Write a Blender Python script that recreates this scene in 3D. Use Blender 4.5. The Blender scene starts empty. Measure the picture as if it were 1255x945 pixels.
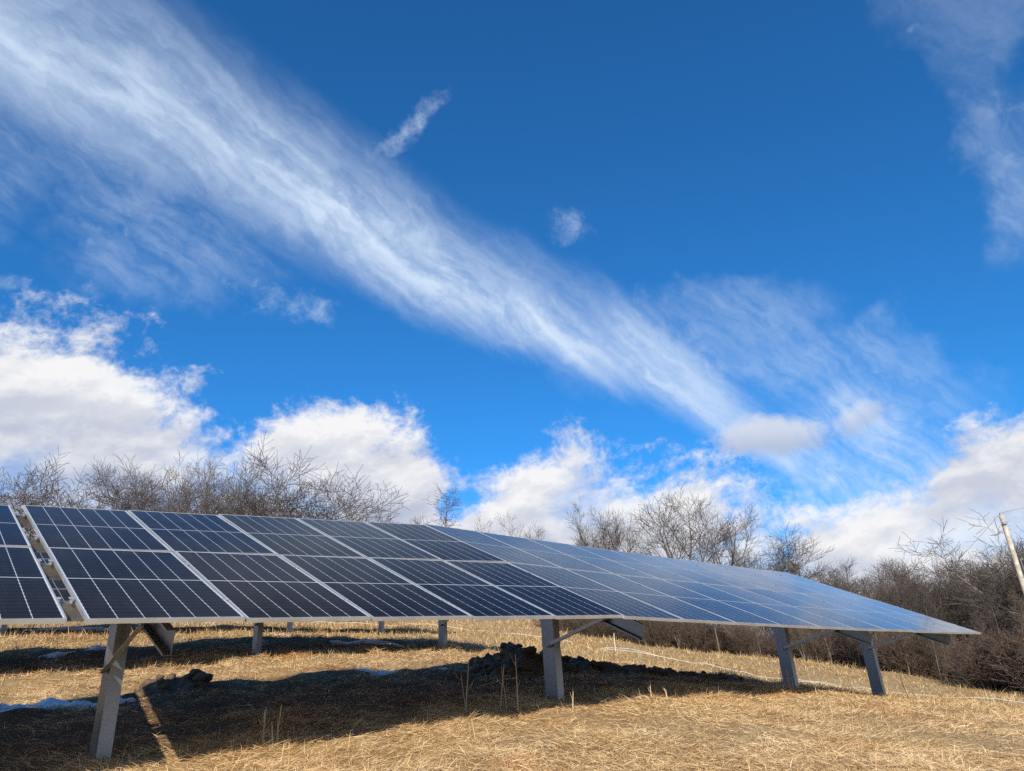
import bpy, bmesh, math, random
import numpy as np
from mathutils import Matrix, Vector, Quaternion

C = bpy.context.scene
COL = C.collection
RNG = np.random.default_rng(7)
random.seed(7)
rad = math.radians

# ------------------------------------------------------------------ camera
cam_d = bpy.data.cameras.new('camera')
cam = bpy.data.objects.new('camera', cam_d)
COL.objects.link(cam)
# axes of the camera in world space: right, up, back
RW = np.array([[0.9982140785837678, -0.05973820651107187, 0.0],
               [0.02445365449896456, 0.4086159196822485, 0.9123787859019278],
               [-0.05450387232853037, -0.9107493490884693, 0.4093469812226841]])
cam.matrix_world = Matrix(((RW[0, 0], -RW[0, 1], -RW[0, 2], 0),
                           (RW[1, 0], -RW[1, 1], -RW[1, 2], 0),
                           (RW[2, 0], -RW[2, 1], -RW[2, 2], 1.5),
                           (0, 0, 0, 1)))
cam_d.sensor_width = 36.0
cam_d.lens = 36.0 * 887.3 / 1255.0
cam_d.clip_start = 0.05
cam_d.clip_end = 3000
C.camera = cam

# ------------------------------------------------------------------ light
SUN_EL, SUN_AZ = 28.5, 180.0            # the sun stands behind the photographer
C.view_settings.view_transform = 'Standard'
C.view_settings.look = 'None'
C.view_settings.exposure = 0.45
C.view_settings.gamma = 1.0
C.view_settings.use_curve_mapping = False
C.cycles.use_denoising = False
C.cycles.max_bounces = 6
C.cycles.diffuse_bounces = 3
C.cycles.glossy_bounces = 3
C.cycles.sample_clamp_indirect = 6.0
C.cycles.sample_clamp_direct = 12.0

sun_d = bpy.data.lights.new('sun', 'SUN')
sun_d.energy = 4.8
sun_d.angle = rad(0.53)
sun_d.color = (1.0, 0.91, 0.76)
sun = bpy.data.objects.new('sun', sun_d)
COL.objects.link(sun)
sun.rotation_euler = (rad(90 - SUN_EL), 0, 0)
sun.location = (0, -30, 30)


class NT:
    """small helper that writes node arithmetic"""
    def __init__(self, tree):
        self.t = tree
        self.n = tree.nodes
        self.l = tree.links

    def node(self, kind, **kw):
        n = self.n.new(kind)
        for k, v in kw.items():
            setattr(n, k, v)
        return n

    def put(self, sock, v):
        if isinstance(v, bpy.types.NodeSocket):
            self.l.new(v, sock)
        elif v is not None:
            sock.default_value = v

    def m(self, op, a, b=None, c=None, clamp=False):
        n = self.node('ShaderNodeMath', operation=op, use_clamp=clamp)
        self.put(n.inputs[0], a)
        if b is not None: self.put(n.inputs[1], b)
        if c is not None: self.put(n.inputs[2], c)
        return n.outputs[0]

    def add(self, a, b): return self.m('ADD', a, b)
    def sub(self, a, b): return self.m('SUBTRACT', a, b)
    def mul(self, a, b): return self.m('MULTIPLY', a, b)
    def mx(self, a, b): return self.m('MAXIMUM', a, b)

    def vm(self, op, a, b=None, scale=None):
        n = self.node('ShaderNodeVectorMath', operation=op)
        self.put(n.inputs[0], a)
        if b is not None: self.put(n.inputs[1], b)
        if scale is not None: self.put(n.inputs['Scale'], scale)
        return n.outputs['Value'] if op in ('DOT_PRODUCT', 'LENGTH') else n.outputs['Vector']

    def ss(self, v, lo, hi, a=0.0, b=1.0):
        n = self.node('ShaderNodeMapRange', interpolation_type='SMOOTHSTEP')
        self.put(n.inputs['Value'], v)
        for nm, x in (('From Min', lo), ('From Max', hi), ('To Min', a), ('To Max', b)):
            self.put(n.inputs[nm], x)
        return n.outputs['Result']

    def lin(self, v, lo, hi, a=0.0, b=1.0):
        n = self.node('ShaderNodeMapRange')
        self.put(n.inputs['Value'], v)
        for nm, x in (('From Min', lo), ('From Max', hi), ('To Min', a), ('To Max', b)):
            self.put(n.inputs[nm], x)
        return n.outputs['Result']

    def noise(self, vec, scale=1.0, detail=4.0, rough=0.55, dist=0.0, lac=2.0, color=False):
        n = self.node('ShaderNodeTexNoise')
        self.put(n.inputs['Vector'], vec)
        n.inputs['Scale'].default_value = scale
        n.inputs['Detail'].default_value = detail
        n.inputs['Roughness'].default_value = rough
        n.inputs['Lacunarity'].default_value = lac
        n.inputs['Distortion'].default_value = dist
        return n.outputs['Color' if color else 'Fac']

    def mix(self, f, a, b, mode='MIX'):
        n = self.node('ShaderNodeMix', data_type='RGBA', blend_type=mode)
        self.put(n.inputs[0], f)
        self.put(n.inputs[6], a)
        self.put(n.inputs[7], b)
        return n.outputs[2]

    def xyz(self, x, y, z):
        n = self.node('ShaderNodeCombineXYZ')
        for i, v in enumerate((x, y, z)): self.put(n.inputs[i], v)
        return n.outputs[0]

    def sep(self, v):
        n = self.node('ShaderNodeSeparateXYZ')
        self.put(n.inputs[0], v)
        return n.outputs

    def curve(self, v, pts):
        n = self.node('ShaderNodeFloatCurve')
        cu = n.mapping.curves[0]
        while len(cu.points) > 2: cu.points.remove(cu.points[1])
        cu.points[0].location = pts[0]
        cu.points[1].location = pts[-1]
        for p in pts[1:-1]: cu.points.new(*p)
        for p in cu.points: p.handle_type = 'VECTOR'
        n.mapping.use_clip = False
        n.mapping.update()
        self.put(n.inputs['Value'], v)
        return n.outputs[0]


def sky_dir(az, el):
    a, e = rad(az), rad(el)
    return np.array([math.sin(a) * math.cos(e), math.cos(a) * math.cos(e), math.sin(e)])


def tangent(az, el, rot):
    """unit vectors at a sky position: along 'rot' (degrees up from east) and across it"""
    a, e, r = rad(az), rad(el), rad(rot)
    east = np.array([math.cos(a), -math.sin(a), 0])
    up = np.array([-math.sin(a) * math.sin(e), -math.cos(a) * math.sin(e), math.cos(e)])
    return east * math.cos(r) + up * math.sin(r), -east * math.sin(r) + up * math.cos(r)


def build_sky():
    w = bpy.data.worlds.new('World')
    C.world = w
    w.use_nodes = True
    t = NT(w.node_tree)
    t.n.clear()
    out = t.node('ShaderNodeOutputWorld')
    bg = t.node('ShaderNodeBackground')
    t.l.new(bg.outputs[0], out.inputs[0])
    bg.inputs['Strength'].default_value = 0.1
    sky = t.node('ShaderNodeTexSky', sky_type='NISHITA')
    sky.sun_disc = False
    sky.sun_elevation = rad(SUN_EL)
    sky.sun_rotation = rad(SUN_AZ)
    sky.altitude = 300
    sky.air_density = 1.0
    sky.dust_density = 0.25
    sky.ozone_density = 2.5
    base = t.mix(1.0, sky.outputs[0], SKY_TINT, 'MULTIPLY')

    d = t.vm('NORMALIZE', t.node('ShaderNodeTexCoord').outputs['Generated'])
    x, y, z = t.sep(d)
    az = t.m('MULTIPLY', t.m('ARCTAN2', x, y), 180 / math.pi)
    el = t.m('MULTIPLY', t.m('ARCSINE', z), 180 / math.pi)
    north = t.ss(y, -0.05, 0.25)

    # ---- noises shared by the clouds
    warp = t.vm('SUBTRACT', t.noise(d, 5.0, 5, 0.6, color=True), (0.5, 0.5, 0.5))
    dw = t.vm('ADD', d, t.vm('SCALE', warp, scale=0.10))
    fine = t.noise(dw, 16.0, 9, 0.62)
    fine2 = t.noise(t.vm('ADD', d, t.vm('SCALE', warp, scale=0.05)), 62.0, 8, 0.66)

    # ---- cirrus band across the northern sky
    bp = [sky_dir(a, e) for e, a in ((44.3, -42.5), (42.2, -33.0), (39.5, -22.0), (36.6, -13.6),
                                     (32.8, -4.5), (27.8, 5.5), (23.0, 13.3), (19.8, 18.0))]
    N = np.linalg.svd(np.array(bp))[2][2]
    if N[2] < 0: N = -N
    e2 = bp[3] - N * (bp[3] @ N); e2 /= np.linalg.norm(e2)
    e1 = np.cross(e2, N)
    if e1 @ bp[-1] < 0: e1 = -e1
    vN, vE1, vE2 = (tuple(map(float, q)) for q in (N, e1, e2))
    u = t.m('ARCTAN2', t.vm('DOT_PRODUCT', d, vE1), t.vm('DOT_PRODUCT', d, vE2))     # radians along
    v = t.vm('DOT_PRODUCT', d, vN)
    fib = t.xyz(t.add(t.mul(u, 2.2), t.mul(v, 1.5)), t.add(t.mul(v, 13.0), t.mul(u, 2.6)), t.mul(v, 0.5))
    fibw = t.vm('ADD', fib, t.vm('SCALE', warp, scale=1.3))
    f1 = t.noise(fibw, 1.6, 8, 0.62)
    f2 = t.noise(fibw, 5.0, 6, 0.6)
    pu = lambda deg, val: ((deg + 60) / 120, val)
    uu = t.add(t.mul(u, 180 / math.pi / 120), 0.5)
    half = t.curve(uu, [pu(-60, .12), pu(-25, .088), pu(-10, .072), pu(0, .070), pu(10, .063), pu(20, .056), pu(28, .044), pu(34, .030), pu(40, .015), pu(60, .003)])
    inten = t.curve(uu, [pu(-60, .5), pu(-30, .72), pu(-14, .74), pu(0, .84), pu(12, .86), pu(22, .80), pu(31, .80), pu(36, .60), pu(40, .20), pu(60, 0)])
    vv = t.add(t.sub(v, t.mul(t.sub(f1, 0.5), 0.060)), t.mul(t.sub(t.noise(d, 3.0, 3, 0.5), 0.5), 0.05))
    q = t.m('DIVIDE', t.sub(vv, t.curve(uu, [pu(-60, .0), pu(-24, .0), pu(-6, -.012), pu(6, -.020), pu(16, -.006), pu(24, .008), pu(32, .0), pu(60, 0)])), half)
    prof_hi = t.ss(q, 1.8, -0.1)                  # soft feathered upper edge
    prof_lo = t.ss(q, -1.2, -0.05)                # lower edge
    band = t.mul(t.mul(prof_hi, prof_lo), inten)
    band = t.mul(band, t.add(t.ss(f2, 0.28, 0.70, 0.78, 1.08), t.mul(t.sub(fine, .5), .25)))
    # the sheet is torn: thinner places and feathered strands
    f3 = t.noise(t.vm('ADD', fib, t.vm('SCALE', warp, scale=0.9)), 1.3, 7, 0.62)
    band = t.mul(band, t.ss(f3, 0.30, 0.62, 0.55, 1.08))
    tot = t.m('MULTIPLY', band, t.ss(t.vm('DOT_PRODUCT', d, vE2), 0.0, 0.3), clamp=True)

    # ---- soft veils and small torn clouds: (azimuth, elevation, half sizes in degrees, tilt, strength, kind)
    for a_, e_, sa, sb, rt, st, kind in SKY_PATCHES:
        ta, tb = tangent(a_, e_, rt)
        c0 = sky_dir(a_, e_)
        if kind == 'veil': src = t.vm('ADD', d, t.vm('SCALE', warp, scale=0.30))
        else: src = t.vm('ADD', d, t.vm('SCALE', warp, scale=0.085 if sa > 1.5 else 0.045))
        A = tuple(float(k) for k in ta / math.sin(rad(sa)))
        B = tuple(float(k) for k in tb / math.sin(rad(sb)))
        dd = t.vm('SUBTRACT', src, tuple(map(float, c0)))
        ua, ub = t.vm('DOT_PRODUCT', dd, A), t.vm('DOT_PRODUCT', dd, B)
        r2 = t.add(t.mul(ua, ua), t.mul(ub, ub))
        if kind == 'veil':
            k = t.mul(t.ss(r2, 1.6, 0.0), t.ss(t.add(t.mul(f1, .65), t.mul(f2, .35)), 0.32, 0.70, 0.10, 1.0))
        else:
            k = t.ss(t.sub(t.add(t.mul(fine, 4.2), t.mul(fine2, 2.4)), t.add(t.mul(r2, .5), 2.9)), -0.5, 2.2)
            k = t.m('POWER', k, 1.25)
        k = t.mul(t.m('MULTIPLY', k, st if kind == 'veil' else st * 1.12, clamp=True), north)
        tot = t.mx(tot, k) if kind == 'torn' else t.sub(t.add(tot, k), t.mul(tot, k))
    cirrus = t.m('MULTIPLY', tot, 1.0, clamp=True)

    # ---- cumulus bank above the horizon: height of its tops by azimuth
    ca = lambda a: (a + 90) / 180
    pts = [(ca(-90), 17 / 40)] + [(ca(a), e / 40) for a, e in BANK] + [(ca(90), 12 / 40)]
    top = t.mul(t.curve(t.lin(az, -90, 90), pts), 40.0)
    top = t.add(t.mul(top, north), t.mul(t.sub(1.0, north), t.lin(t.noise(d, 2.2, 2, .5), .35, .7, 4, 20)))
    cd = t.vm('MULTIPLY', t.vm('ADD', d, t.xyz(t.mul(z, -.55), 0.0, 0.0)), (.9, .9, 1.75))
    cwarp = t.vm('ADD', cd, t.vm('SCALE', warp, scale=0.09))
    b1 = t.noise(cwarp, 6.5, 10, 0.575)
    b1up = t.noise(t.vm('ADD', cwarp, (0.0, -0.012, 0.030)), 6.5, 10, 0.575)
    lowf = t.noise(cd, 4.2, 3, 0.5)
    edge = t.add(t.mul(t.sub(top, el), t.lin(az, 20, 27, 0.20, 0.30)), t.add(t.add(t.mul(t.sub(b1, 0.5), 3.4), t.mul(t.sub(fine2, .5), 1.3)), 0.10))
    dens = t.ss(edge, -0.12, 0.75)
    # thin places inside the bank where blue shows through
    hole = t.ss(t.add(t.add(t.mul(lowf, .45), t.mul(b1, .45)), t.mul(fine2, .10)), 0.35, 0.52, 0.50, 1.0)
    rim = t.ss(t.sub(top, el), 0.5, 3.5)
    dens = t.mul(dens, t.add(t.mul(rim, hole), t.sub(1.0, rim)))
    # patches of blue low in the bank
    for a_, e_, sa, sb, rt in BANK_GAPS:
        ta, tb = tangent(a_, e_, rt)
        A = tuple(float(k) for k in ta / math.sin(rad(sa)))
        B = tuple(float(k) for k in tb / math.sin(rad(sb)))
        dd = t.vm('SUBTRACT', t.vm('ADD', d, t.vm('SCALE', warp, scale=0.06)), tuple(map(float, sky_dir(a_, e_))))
        ua, ub = t.vm('DOT_PRODUCT', dd, A), t.vm('DOT_PRODUCT', dd, B)
        r2 = t.add(t.add(t.mul(ua, ua), t.mul(ub, ub)), t.add(t.mul(t.sub(b1, .5), 5.0), t.mul(t.sub(fine2, .5), 2.0)))
        dens = t.mul(dens, t.ss(r2, 0.2, 1.5, 0.12, 1.0))
    relief = t.ss(t.sub(b1up, b1), -0.13, 0.12, 1.0, 0.0)
    depth = t.ss(t.sub(top, t.add(el, t.mul(t.sub(lowf, .5), 14))), 2.0, 11.0)
    lit = t.m('SUBTRACT', t.add(t.mul(relief, .60), .58), t.add(t.mul(depth, .50), t.ss(lowf, .46, .62, 0, .28)), clamp=True)
    ccol = t.mix(lit, CLOUD_SHADE, CLOUD_LIT)
    col = t.mix(cirrus, base, CIRRUS)
    col = t.mix(dens, col, ccol)
    # two grey-bellied scraps hanging at the lower end of the band
    for a_, e_, sa, sb, rt, st in GREY_SCRAPS:
        ta, tb = tangent(a_, e_, rt)
        A = tuple(float(k) for k in ta / math.sin(rad(sa)))
        B = tuple(float(k) for k in tb / math.sin(rad(sb)))
        dd = t.vm('SUBTRACT', t.vm('ADD', d, t.vm('SCALE', warp, scale=0.05)), tuple(map(float, sky_dir(a_, e_))))
        ua, ub = t.vm('DOT_PRODUCT', dd, A), t.vm('DOT_PRODUCT', dd, B)
        r2 = t.add(t.mul(ua, ua), t.mul(ub, ub))
        k = t.mul(t.ss(t.sub(t.add(t.mul(b1, 1.6), t.mul(fine2, 1.0)), t.add(r2, .55)), -0.1, 0.75), st)
        col = t.mix(t.mul(k, north), col, t.mix(t.ss(ub, -.6, .5), (3.5, 3.9, 5.0, 1), (5.2, 5.5, 6.2, 1)))
    t.l.new(col, bg.inputs['Color'])


SKY_TINT = (.20, .79, 1.27, 1)
CLOUD_LIT, CLOUD_SHADE, CIRRUS = (6.8, 6.8, 6.9, 1), (3.2, 3.6, 4.7, 1), (5.0, 6.0, 7.3, 1)
SKY_PATCHES = [
    (-33.8, 36.6, 13.4, 5.2, -15, .36, 'veil'),
    (26.5, 13.3, 6.0, 5.5, -34, 1.0, 'veil'),
    (19.1, 25.2, 9.0, 4.0, 7, .34, 'veil'),
    (27, 20, 9.0, 4.0, -10, .35, 'veil'),
    (41.5, 30.5, 3.2, 6.5, -10, .36, 'veil'),
    (43, 41, 3.6, 6.0, -10, .20, 'veil'),
    (-33.7, 33.2, 2.4, 1.7, -7, .55, 'torn'),
    (-32.9, 30.5, 2.5, 0.8, 55, .50, 'torn'),
    (-32.1, 29.5, 1.0, 0.5, -53, .45, 'torn'),
    (-19.9, 29.8, 3.2, 1.2, -7, .62, 'torn'),
    (-23.0, 30.5, 1.4, 0.8, -35, .50, 'torn'),
    (-8.3, 44.5, 3.6, 0.55, 43, .65, 'torn'),
    (-11.5, 42.3, 2.1, 0.8, 36, .40, 'torn'),
    (6.6, 36.4, 1.2, 1.6, 63, .55, 'torn'),
    (41.7, 33.4, 2.5, 1.1, 30, .45, 'torn'),
    (39.5, 35.0, 0.8, 0.4, -50, .45, 'torn'),
    (11.5, 29.3, 2.5, 1.1, 0, .40, 'torn'),
    (28.9, 21.1, 1.5, 0.6, 7, .50, 'torn'),
    (-22.3, 35.9, 2.0, 0.5, 19, .70, 'torn'),
    (-39.3, 28.3, 0.9, 0.4, -1, .50, 'torn'),
    (-27.3, 29.6, 0.7, 0.7, 70, .35, 'torn'),
    (-29.6, 28.4, 0.7, 0.4, -22, .35, 'torn'),
    (39.1, 41.6, 0.7, 0.4, 20, .35, 'torn'),
]
BANK = [(-47.2, 23.0), (-39.1, 24.9), (-36.2, 25.4), (-32.5, 25.9), (-28.3, 24.3), (-25.2, 22.6), (-23.6, 20.8), (-22.0, 20.6), (-20.4, 22.4), (-18.9, 22.9), (-15.7, 22.3),
        (-13.0, 21.9), (-11.0, 22.6), (-7.9, 22.3), (-6.6, 19.1), (-4.8, 17.2), (-4.0, 15.8), (-0.9, 17.6), (1.2, 19.8), (4.8, 21.2), (6.0, 20.2),
        (8.5, 18.4), (13.1, 18.2), (15.0, 16.8), (15.7, 15.6), (18.3, 15.2), (19.4, 13.6), (22.2, 12.4), (22.8, 11.2), (24.4, 11.4), (27.2, 12.4),
        (29.9, 13.6), (32.8, 15.2), (35.4, 16.2), (40.9, 15.0)]
BANK_GAPS = [(-5.0, 15.2, 1.8, 1.2, 40)]
GREY_SCRAPS = [(20.3, 17.6, 5.0, 1.9, -5, .85), (26.6, 17.9, 2.6, 1.1, 29, .60)]
build_sky()



# ------------------------------------------------------------------ helpers
def tag(o, label=None, cat=None, group=None, kind=None):
    if label: o['label'] = label
    if cat: o['category'] = cat
    if group: o['group'] = group
    if kind: o['kind'] = kind
    return o


def empty(name, loc=(0, 0, 0), rz=0.0):
    o = bpy.data.objects.new(name, None)
    o.empty_display_size = 0.2
    o.location = loc
    o.rotation_euler = (0, 0, rz)
    COL.objects.link(o)
    return o


def mesh_obj(name, me, mats, parent=None, mw=None):
    if not isinstance(mats, (list, tuple)): mats = [mats]
    if len(me.materials) == 0:
        for m_ in mats: me.materials.append(m_)
    o = bpy.data.objects.new(name, me)
    COL.objects.link(o)
    if parent is not None:
        o.parent = parent
    if mw is not None:
        o.matrix_local = mw
    return o


def mesh_np(name, verts, faces_flat, loop_tot, smooth=False, mat_idx=None):
    """mesh from numpy arrays; loop_tot = corners per face"""
    me = bpy.data.meshes.new(name)
    verts = np.asarray(verts, np.float32)
    faces_flat = np.asarray(faces_flat, np.int32)
    loop_tot = np.asarray(loop_tot, np.int32)
    me.vertices.add(len(verts)); me.vertices.foreach_set('co', verts.ravel())
    me.loops.add(len(faces_flat)); me.loops.foreach_set('vertex_index', faces_flat)
    me.polygons.add(len(loop_tot))
    st = np.zeros(len(loop_tot), np.int32); st[1:] = np.cumsum(loop_tot)[:-1]
    me.polygons.foreach_set('loop_start', st)
    if mat_idx is not None: me.polygons.foreach_set('material_index', np.asarray(mat_idx, np.int32))
    me.polygons.foreach_set('use_smooth', np.full(len(loop_tot), smooth))
    me.update(calc_edges=True)
    me.validate()
    return me


class MB:
    """collects simple solids into one mesh"""
    def __init__(self):
        self.v, self.f, self.mi = [], [], []

    def poly(self, vs, faces, mi=0):
        b = len(self.v)
        self.v += [tuple(map(float, p)) for p in vs]
        for f in faces:
            self.f.append([b + i for i in f]); self.mi.append(mi)

    def box(self, lo, hi, mi=0, axes=None, org=(0, 0, 0)):
        (x0, y0, z0), (x1, y1, z1) = lo, hi
        P = [(x0, y0, z0), (x1, y0, z0), (x1, y1, z0), (x0, y1, z0), (x0, y0, z1), (x1, y0, z1), (x1, y1, z1), (x0, y1, z1)]
        if axes is not None:
            P = [np.array(org) + axes[0] * p[0] + axes[1] * p[1] + axes[2] * p[2] for p in P]
        self.poly(P, [(0, 3, 2, 1), (4, 5, 6, 7), (0, 1, 5, 4), (1, 2, 6, 5), (2, 3, 7, 6), (3, 0, 4, 7)], mi)

    def extrude(self, prof, p0, p1, ax, ay, mi=0):
        p0, p1, ax, ay = (np.asarray(q, float) for q in (p0, p1, ax, ay))
        n = len(prof)
        V = [p0 + ax * a + ay * b for a, b in prof] + [p1 + ax * a + ay * b for a, b in prof]
        if np.dot(np.cross(ax, ay), p1 - p0) < 0:
            V = V[n:] + V[:n]
        F = [(i, (i + 1) % n, n + (i + 1) % n, n + i) for i in range(n)]
        F += [tuple(range(n - 1, -1, -1)), tuple(range(n, 2 * n))]
        self.poly(V, F, mi)

    def tube(self, pts, rs, sides=8, cap=True, mi=0):
        pts = [np.asarray(p, float) for p in pts]
        b = len(self.v)
        for i, p in enumerate(pts):
            d = pts[min(i + 1, len(pts) - 1)] - pts[max(i - 1, 0)]
            d = d / (np.linalg.norm(d) + 1e-9)
            a = np.cross(d, (0.31, 0.2, 0.93)); a /= np.linalg.norm(a) + 1e-9
            c = np.cross(d, a)
            for k in range(sides):
                t = 2 * math.pi * k / sides
                self.v.append(tuple(p + (a * math.cos(t) + c * math.sin(t)) * rs[i]))
        for i in range(len(pts) - 1):
            for k in range(sides):
                k2 = (k + 1) % sides
                self.f.append([b + i * sides + k, b + i * sides + k2, b + (i + 1) * sides + k2, b + (i + 1) * sides + k]); self.mi.append(mi)
        if cap:
            self.f.append([b + k for k in range(sides - 1, -1, -1)]); self.mi.append(mi)
            e = b + (len(pts) - 1) * sides
            self.f.append([e + k for k in range(sides)]); self.mi.append(mi)

    def mesh(self, name, smooth=False):
        ff = [i for f in self.f for i in f]
        return mesh_np(name, np.array(self.v), ff, [len(f) for f in self.f], smooth, self.mi)

    def build(self, name, mats, parent=None, smooth=False):
        return mesh_obj(name, self.mesh(name, smooth), mats, parent)


def copy_tree(o, parent=None):
    c = o.copy(); COL.objects.link(c)
    if parent is not None: c.parent = parent
    for ch in list(o.children): copy_tree(ch, c)
    return c


# value noise for shaping geometry
_PERM = np.random.default_rng(3).random((64, 64))
def vnoise(x, y):
    x = np.asarray(x, float); y = np.asarray(y, float)
    xi, yi = np.floor(x).astype(int), np.floor(y).astype(int)
    fx, fy = x - xi, y - yi
    fx, fy = fx * fx * (3 - 2 * fx), fy * fy * (3 - 2 * fy)
    g = lambda a, b: _PERM[a % 64, b % 64]
    return (g(xi, yi) * (1 - fx) + g(xi + 1, yi) * fx) * (1 - fy) + (g(xi, yi + 1) * (1 - fx) + g(xi + 1, yi + 1) * fx) * fy
def fbm(x, y, o=4):
    s, a, t = 0, 1.0, 0
    for i in range(o):
        s = s + a * vnoise(x * 2 ** i + 17.3 * i, y * 2 ** i + 5.1 * i); t += a; a *= .5
    return s / t


# ------------------------------------------------------------------ materials
def mat(name):
    m_ = bpy.data.materials.new(name)
    m_.use_nodes = True
    t = NT(m_.node_tree)
    bs = t.n['Principled BSDF']
    return m_, t, bs


def mat_metal(name, col, rough=.42, metallic=.75, streak=.25, sc=6, spangle=False):
    m_, t, bs = mat(name)
    oc = t.node('ShaderNodeTexCoord').outputs['Object']
    st = t.vm('MULTIPLY', oc, (1, 1, .25))
    n1 = t.noise(st, sc, 6, .62)
    n2 = t.noise(oc, 45, 3, .6)
    k = t.add(t.mul(n1, .92), t.mul(n2, .08))
    c = t.mix(t.ss(k, .3, .7), tuple(x * (1 - streak) for x in col) + (1,), tuple(min(1, x * (1 + streak)) for x in col) + (1,))
    if spangle:     # zinc crystals
        vo = t.node('ShaderNodeTexVoronoi'); t.put(vo.inputs['Vector'], oc); vo.inputs['Scale'].default_value = 38
        c = t.mix(t.mul(t.sep(vo.outputs['Color'])[0], .30), c, tuple(x * .62 for x in col) + (1,))
    t.put(bs.inputs['Base Color'], c)
    bs.inputs['Metallic'].default_value = metallic
    t.put(bs.inputs['Roughness'], t.lin(n1, .3, .7, rough - .08, rough + .12))
    return m_


def mat_panel():
    m_, t, bs = mat('solar cells')
    oc = t.node('ShaderNodeTexCoord').outputs['Object']
    x, y, z = t.sep(oc)
    y = t.mul(y, -1.0)
    Wd, Ln, mg = 1.134, 2.278, .020
    cx = t.m('DIVIDE', t.sub(x, mg), (Wd - 2 * mg) / 6)
    fx = t.m('ABSOLUTE', t.sub(t.m('FRACT', t.add(cx, .5)), .5))           # 0 on a seam between columns
    dx = t.mul(fx, (Wd - 2 * mg) / 6)
    half = t.m('ABSOLUTE', t.sub(y, Ln / 2))
    pit = (Ln / 2 - mg - .006) / 12
    cy = t.m('DIVIDE', t.sub(half, .006), pit)
    dy = t.mul(t.m('ABSOLUTE', t.sub(t.m('FRACT', t.add(cy, .5)), .5)), pit)
    seam = t.m('LESS_THAN', dx, .0021)
    row = t.m('LESS_THAN', dy, .0009)
    corner = t.m('LESS_THAN', t.add(dx, dy), .0085)
    mid = t.m('LESS_THAN', half, .0075)
    edge = t.mx(t.mx(t.m('LESS_THAN', x, mg), t.m('GREATER_THAN', x, Wd - mg)),
                t.mx(t.m('LESS_THAN', y, mg), t.m('GREATER_THAN', y, Ln - mg)))
    inner = t.mx(t.mx(seam, corner), mid)
    inner = t.mx(inner, edge)
    bus = t.m('LESS_THAN', t.m('ABSOLUTE', t.sub(t.m('FRACT', t.mul(cx, 10)), .5)), .035)
    rnd = t.node('ShaderNodeObjectInfo').outputs['Random']
    cell_id = t.xyz(t.m('FLOOR', cx), t.m('FLOOR', t.mul(y, 1 / pit)), t.mul(rnd, 40))
    wn = t.node('ShaderNodeTexWhiteNoise'); t.put(wn.inputs['Vector'], cell_id)
    cell = t.mix(wn.outputs['Value'], (.0040, .0052, .0120, 1), (.0052, .0062, .0135, 1))
    cell = t.mix(t.mul(rnd, .9), cell, (.0085, .0072, .0105, 1))
    cell = t.mix(t.mul(bus, .22), cell, (.10, .11, .13, 1))
    cell = t.mix(t.mul(row, .25), cell, (.25, .27, .30, 1))
    col = t.mix(inner, cell, (.42, .46, .51, 1))
    # a thin film of dust, heavier towards the lower frame
    dust = t.noise(oc, 2.2, 6, .62)
    run = t.noise(t.vm('MULTIPLY', oc, (9, .8, 1)), 1.6, 5, .6)
    low = t.ss(y, Ln - .10, Ln, 0, .05)
    film = t.add(t.mul(t.ss(t.add(t.mul(dust, .6), t.mul(run, .4)), .46, .68), .016), t.mul(low, run))
    col = t.mix(film, col, (.46, .40, .32, 1))
    t.put(bs.inputs['Base Color'], col)
    t.put(bs.inputs['Roughness'], t.lin(dust, .3, .7, .05, .13))
    # anti-reflective glass: dark seen from the front, a mirror only at a glancing view
    bs.inputs['Specular IOR Level'].default_value = 0.0
    lw = t.node('ShaderNodeLayerWeight'); lw.inputs['Blend'].default_value = .5
    gl = t.node('ShaderNodeBsdfGlossy'); gl.inputs['Color'].default_value = (1, 1, 1, 1)
    t.put(gl.inputs['Roughness'], t.lin(dust, .3, .7, .06, .14))
    ms = t.node('ShaderNodeMixShader')
    t.put(ms.inputs[0], t.m('MULTIPLY', t.m('POWER', lw.outputs['Facing'], 12.0), 2.0, clamp=True))
    t.l.new(bs.outputs[0], ms.inputs[1]); t.l.new(gl.outputs[0], ms.inputs[2])
    t.l.new(ms.outputs[0], t.n['Material Output'].inputs['Surface'])
    nm = t.node('ShaderNodeBump')
    nm.inputs['Strength'].default_value = .05
    nm.inputs['Distance'].default_value = .004
    t.put(nm.inputs['Height'], t.noise(oc, 3.0, 1, .5))
    t.l.new(nm.outputs[0], bs.inputs['Normal'])
    return m_


def mat_plain(name, col, rough=.7, var=.2, sc=20, bump=0, metallic=0):
    m_, t, bs = mat(name)
    oc = t.node('ShaderNodeTexCoord').outputs['Object']
    n = t.noise(oc, sc, 5, .6)
    t.put(bs.inputs['Base Color'], t.mix(t.ss(n, .3, .7), tuple(x * (1 - var) for x in col) + (1,), tuple(x * (1 + var) for x in col) + (1,)))
    bs.inputs['Roughness'].default_value = rough
    bs.inputs['Metallic'].default_value = metallic
    if bump:
        b = t.node('ShaderNodeBump'); b.inputs['Strength'].default_value = bump
        t.put(b.inputs['Height'], n); t.l.new(b.outputs[0], bs.inputs['Normal'])
    return m_


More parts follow.
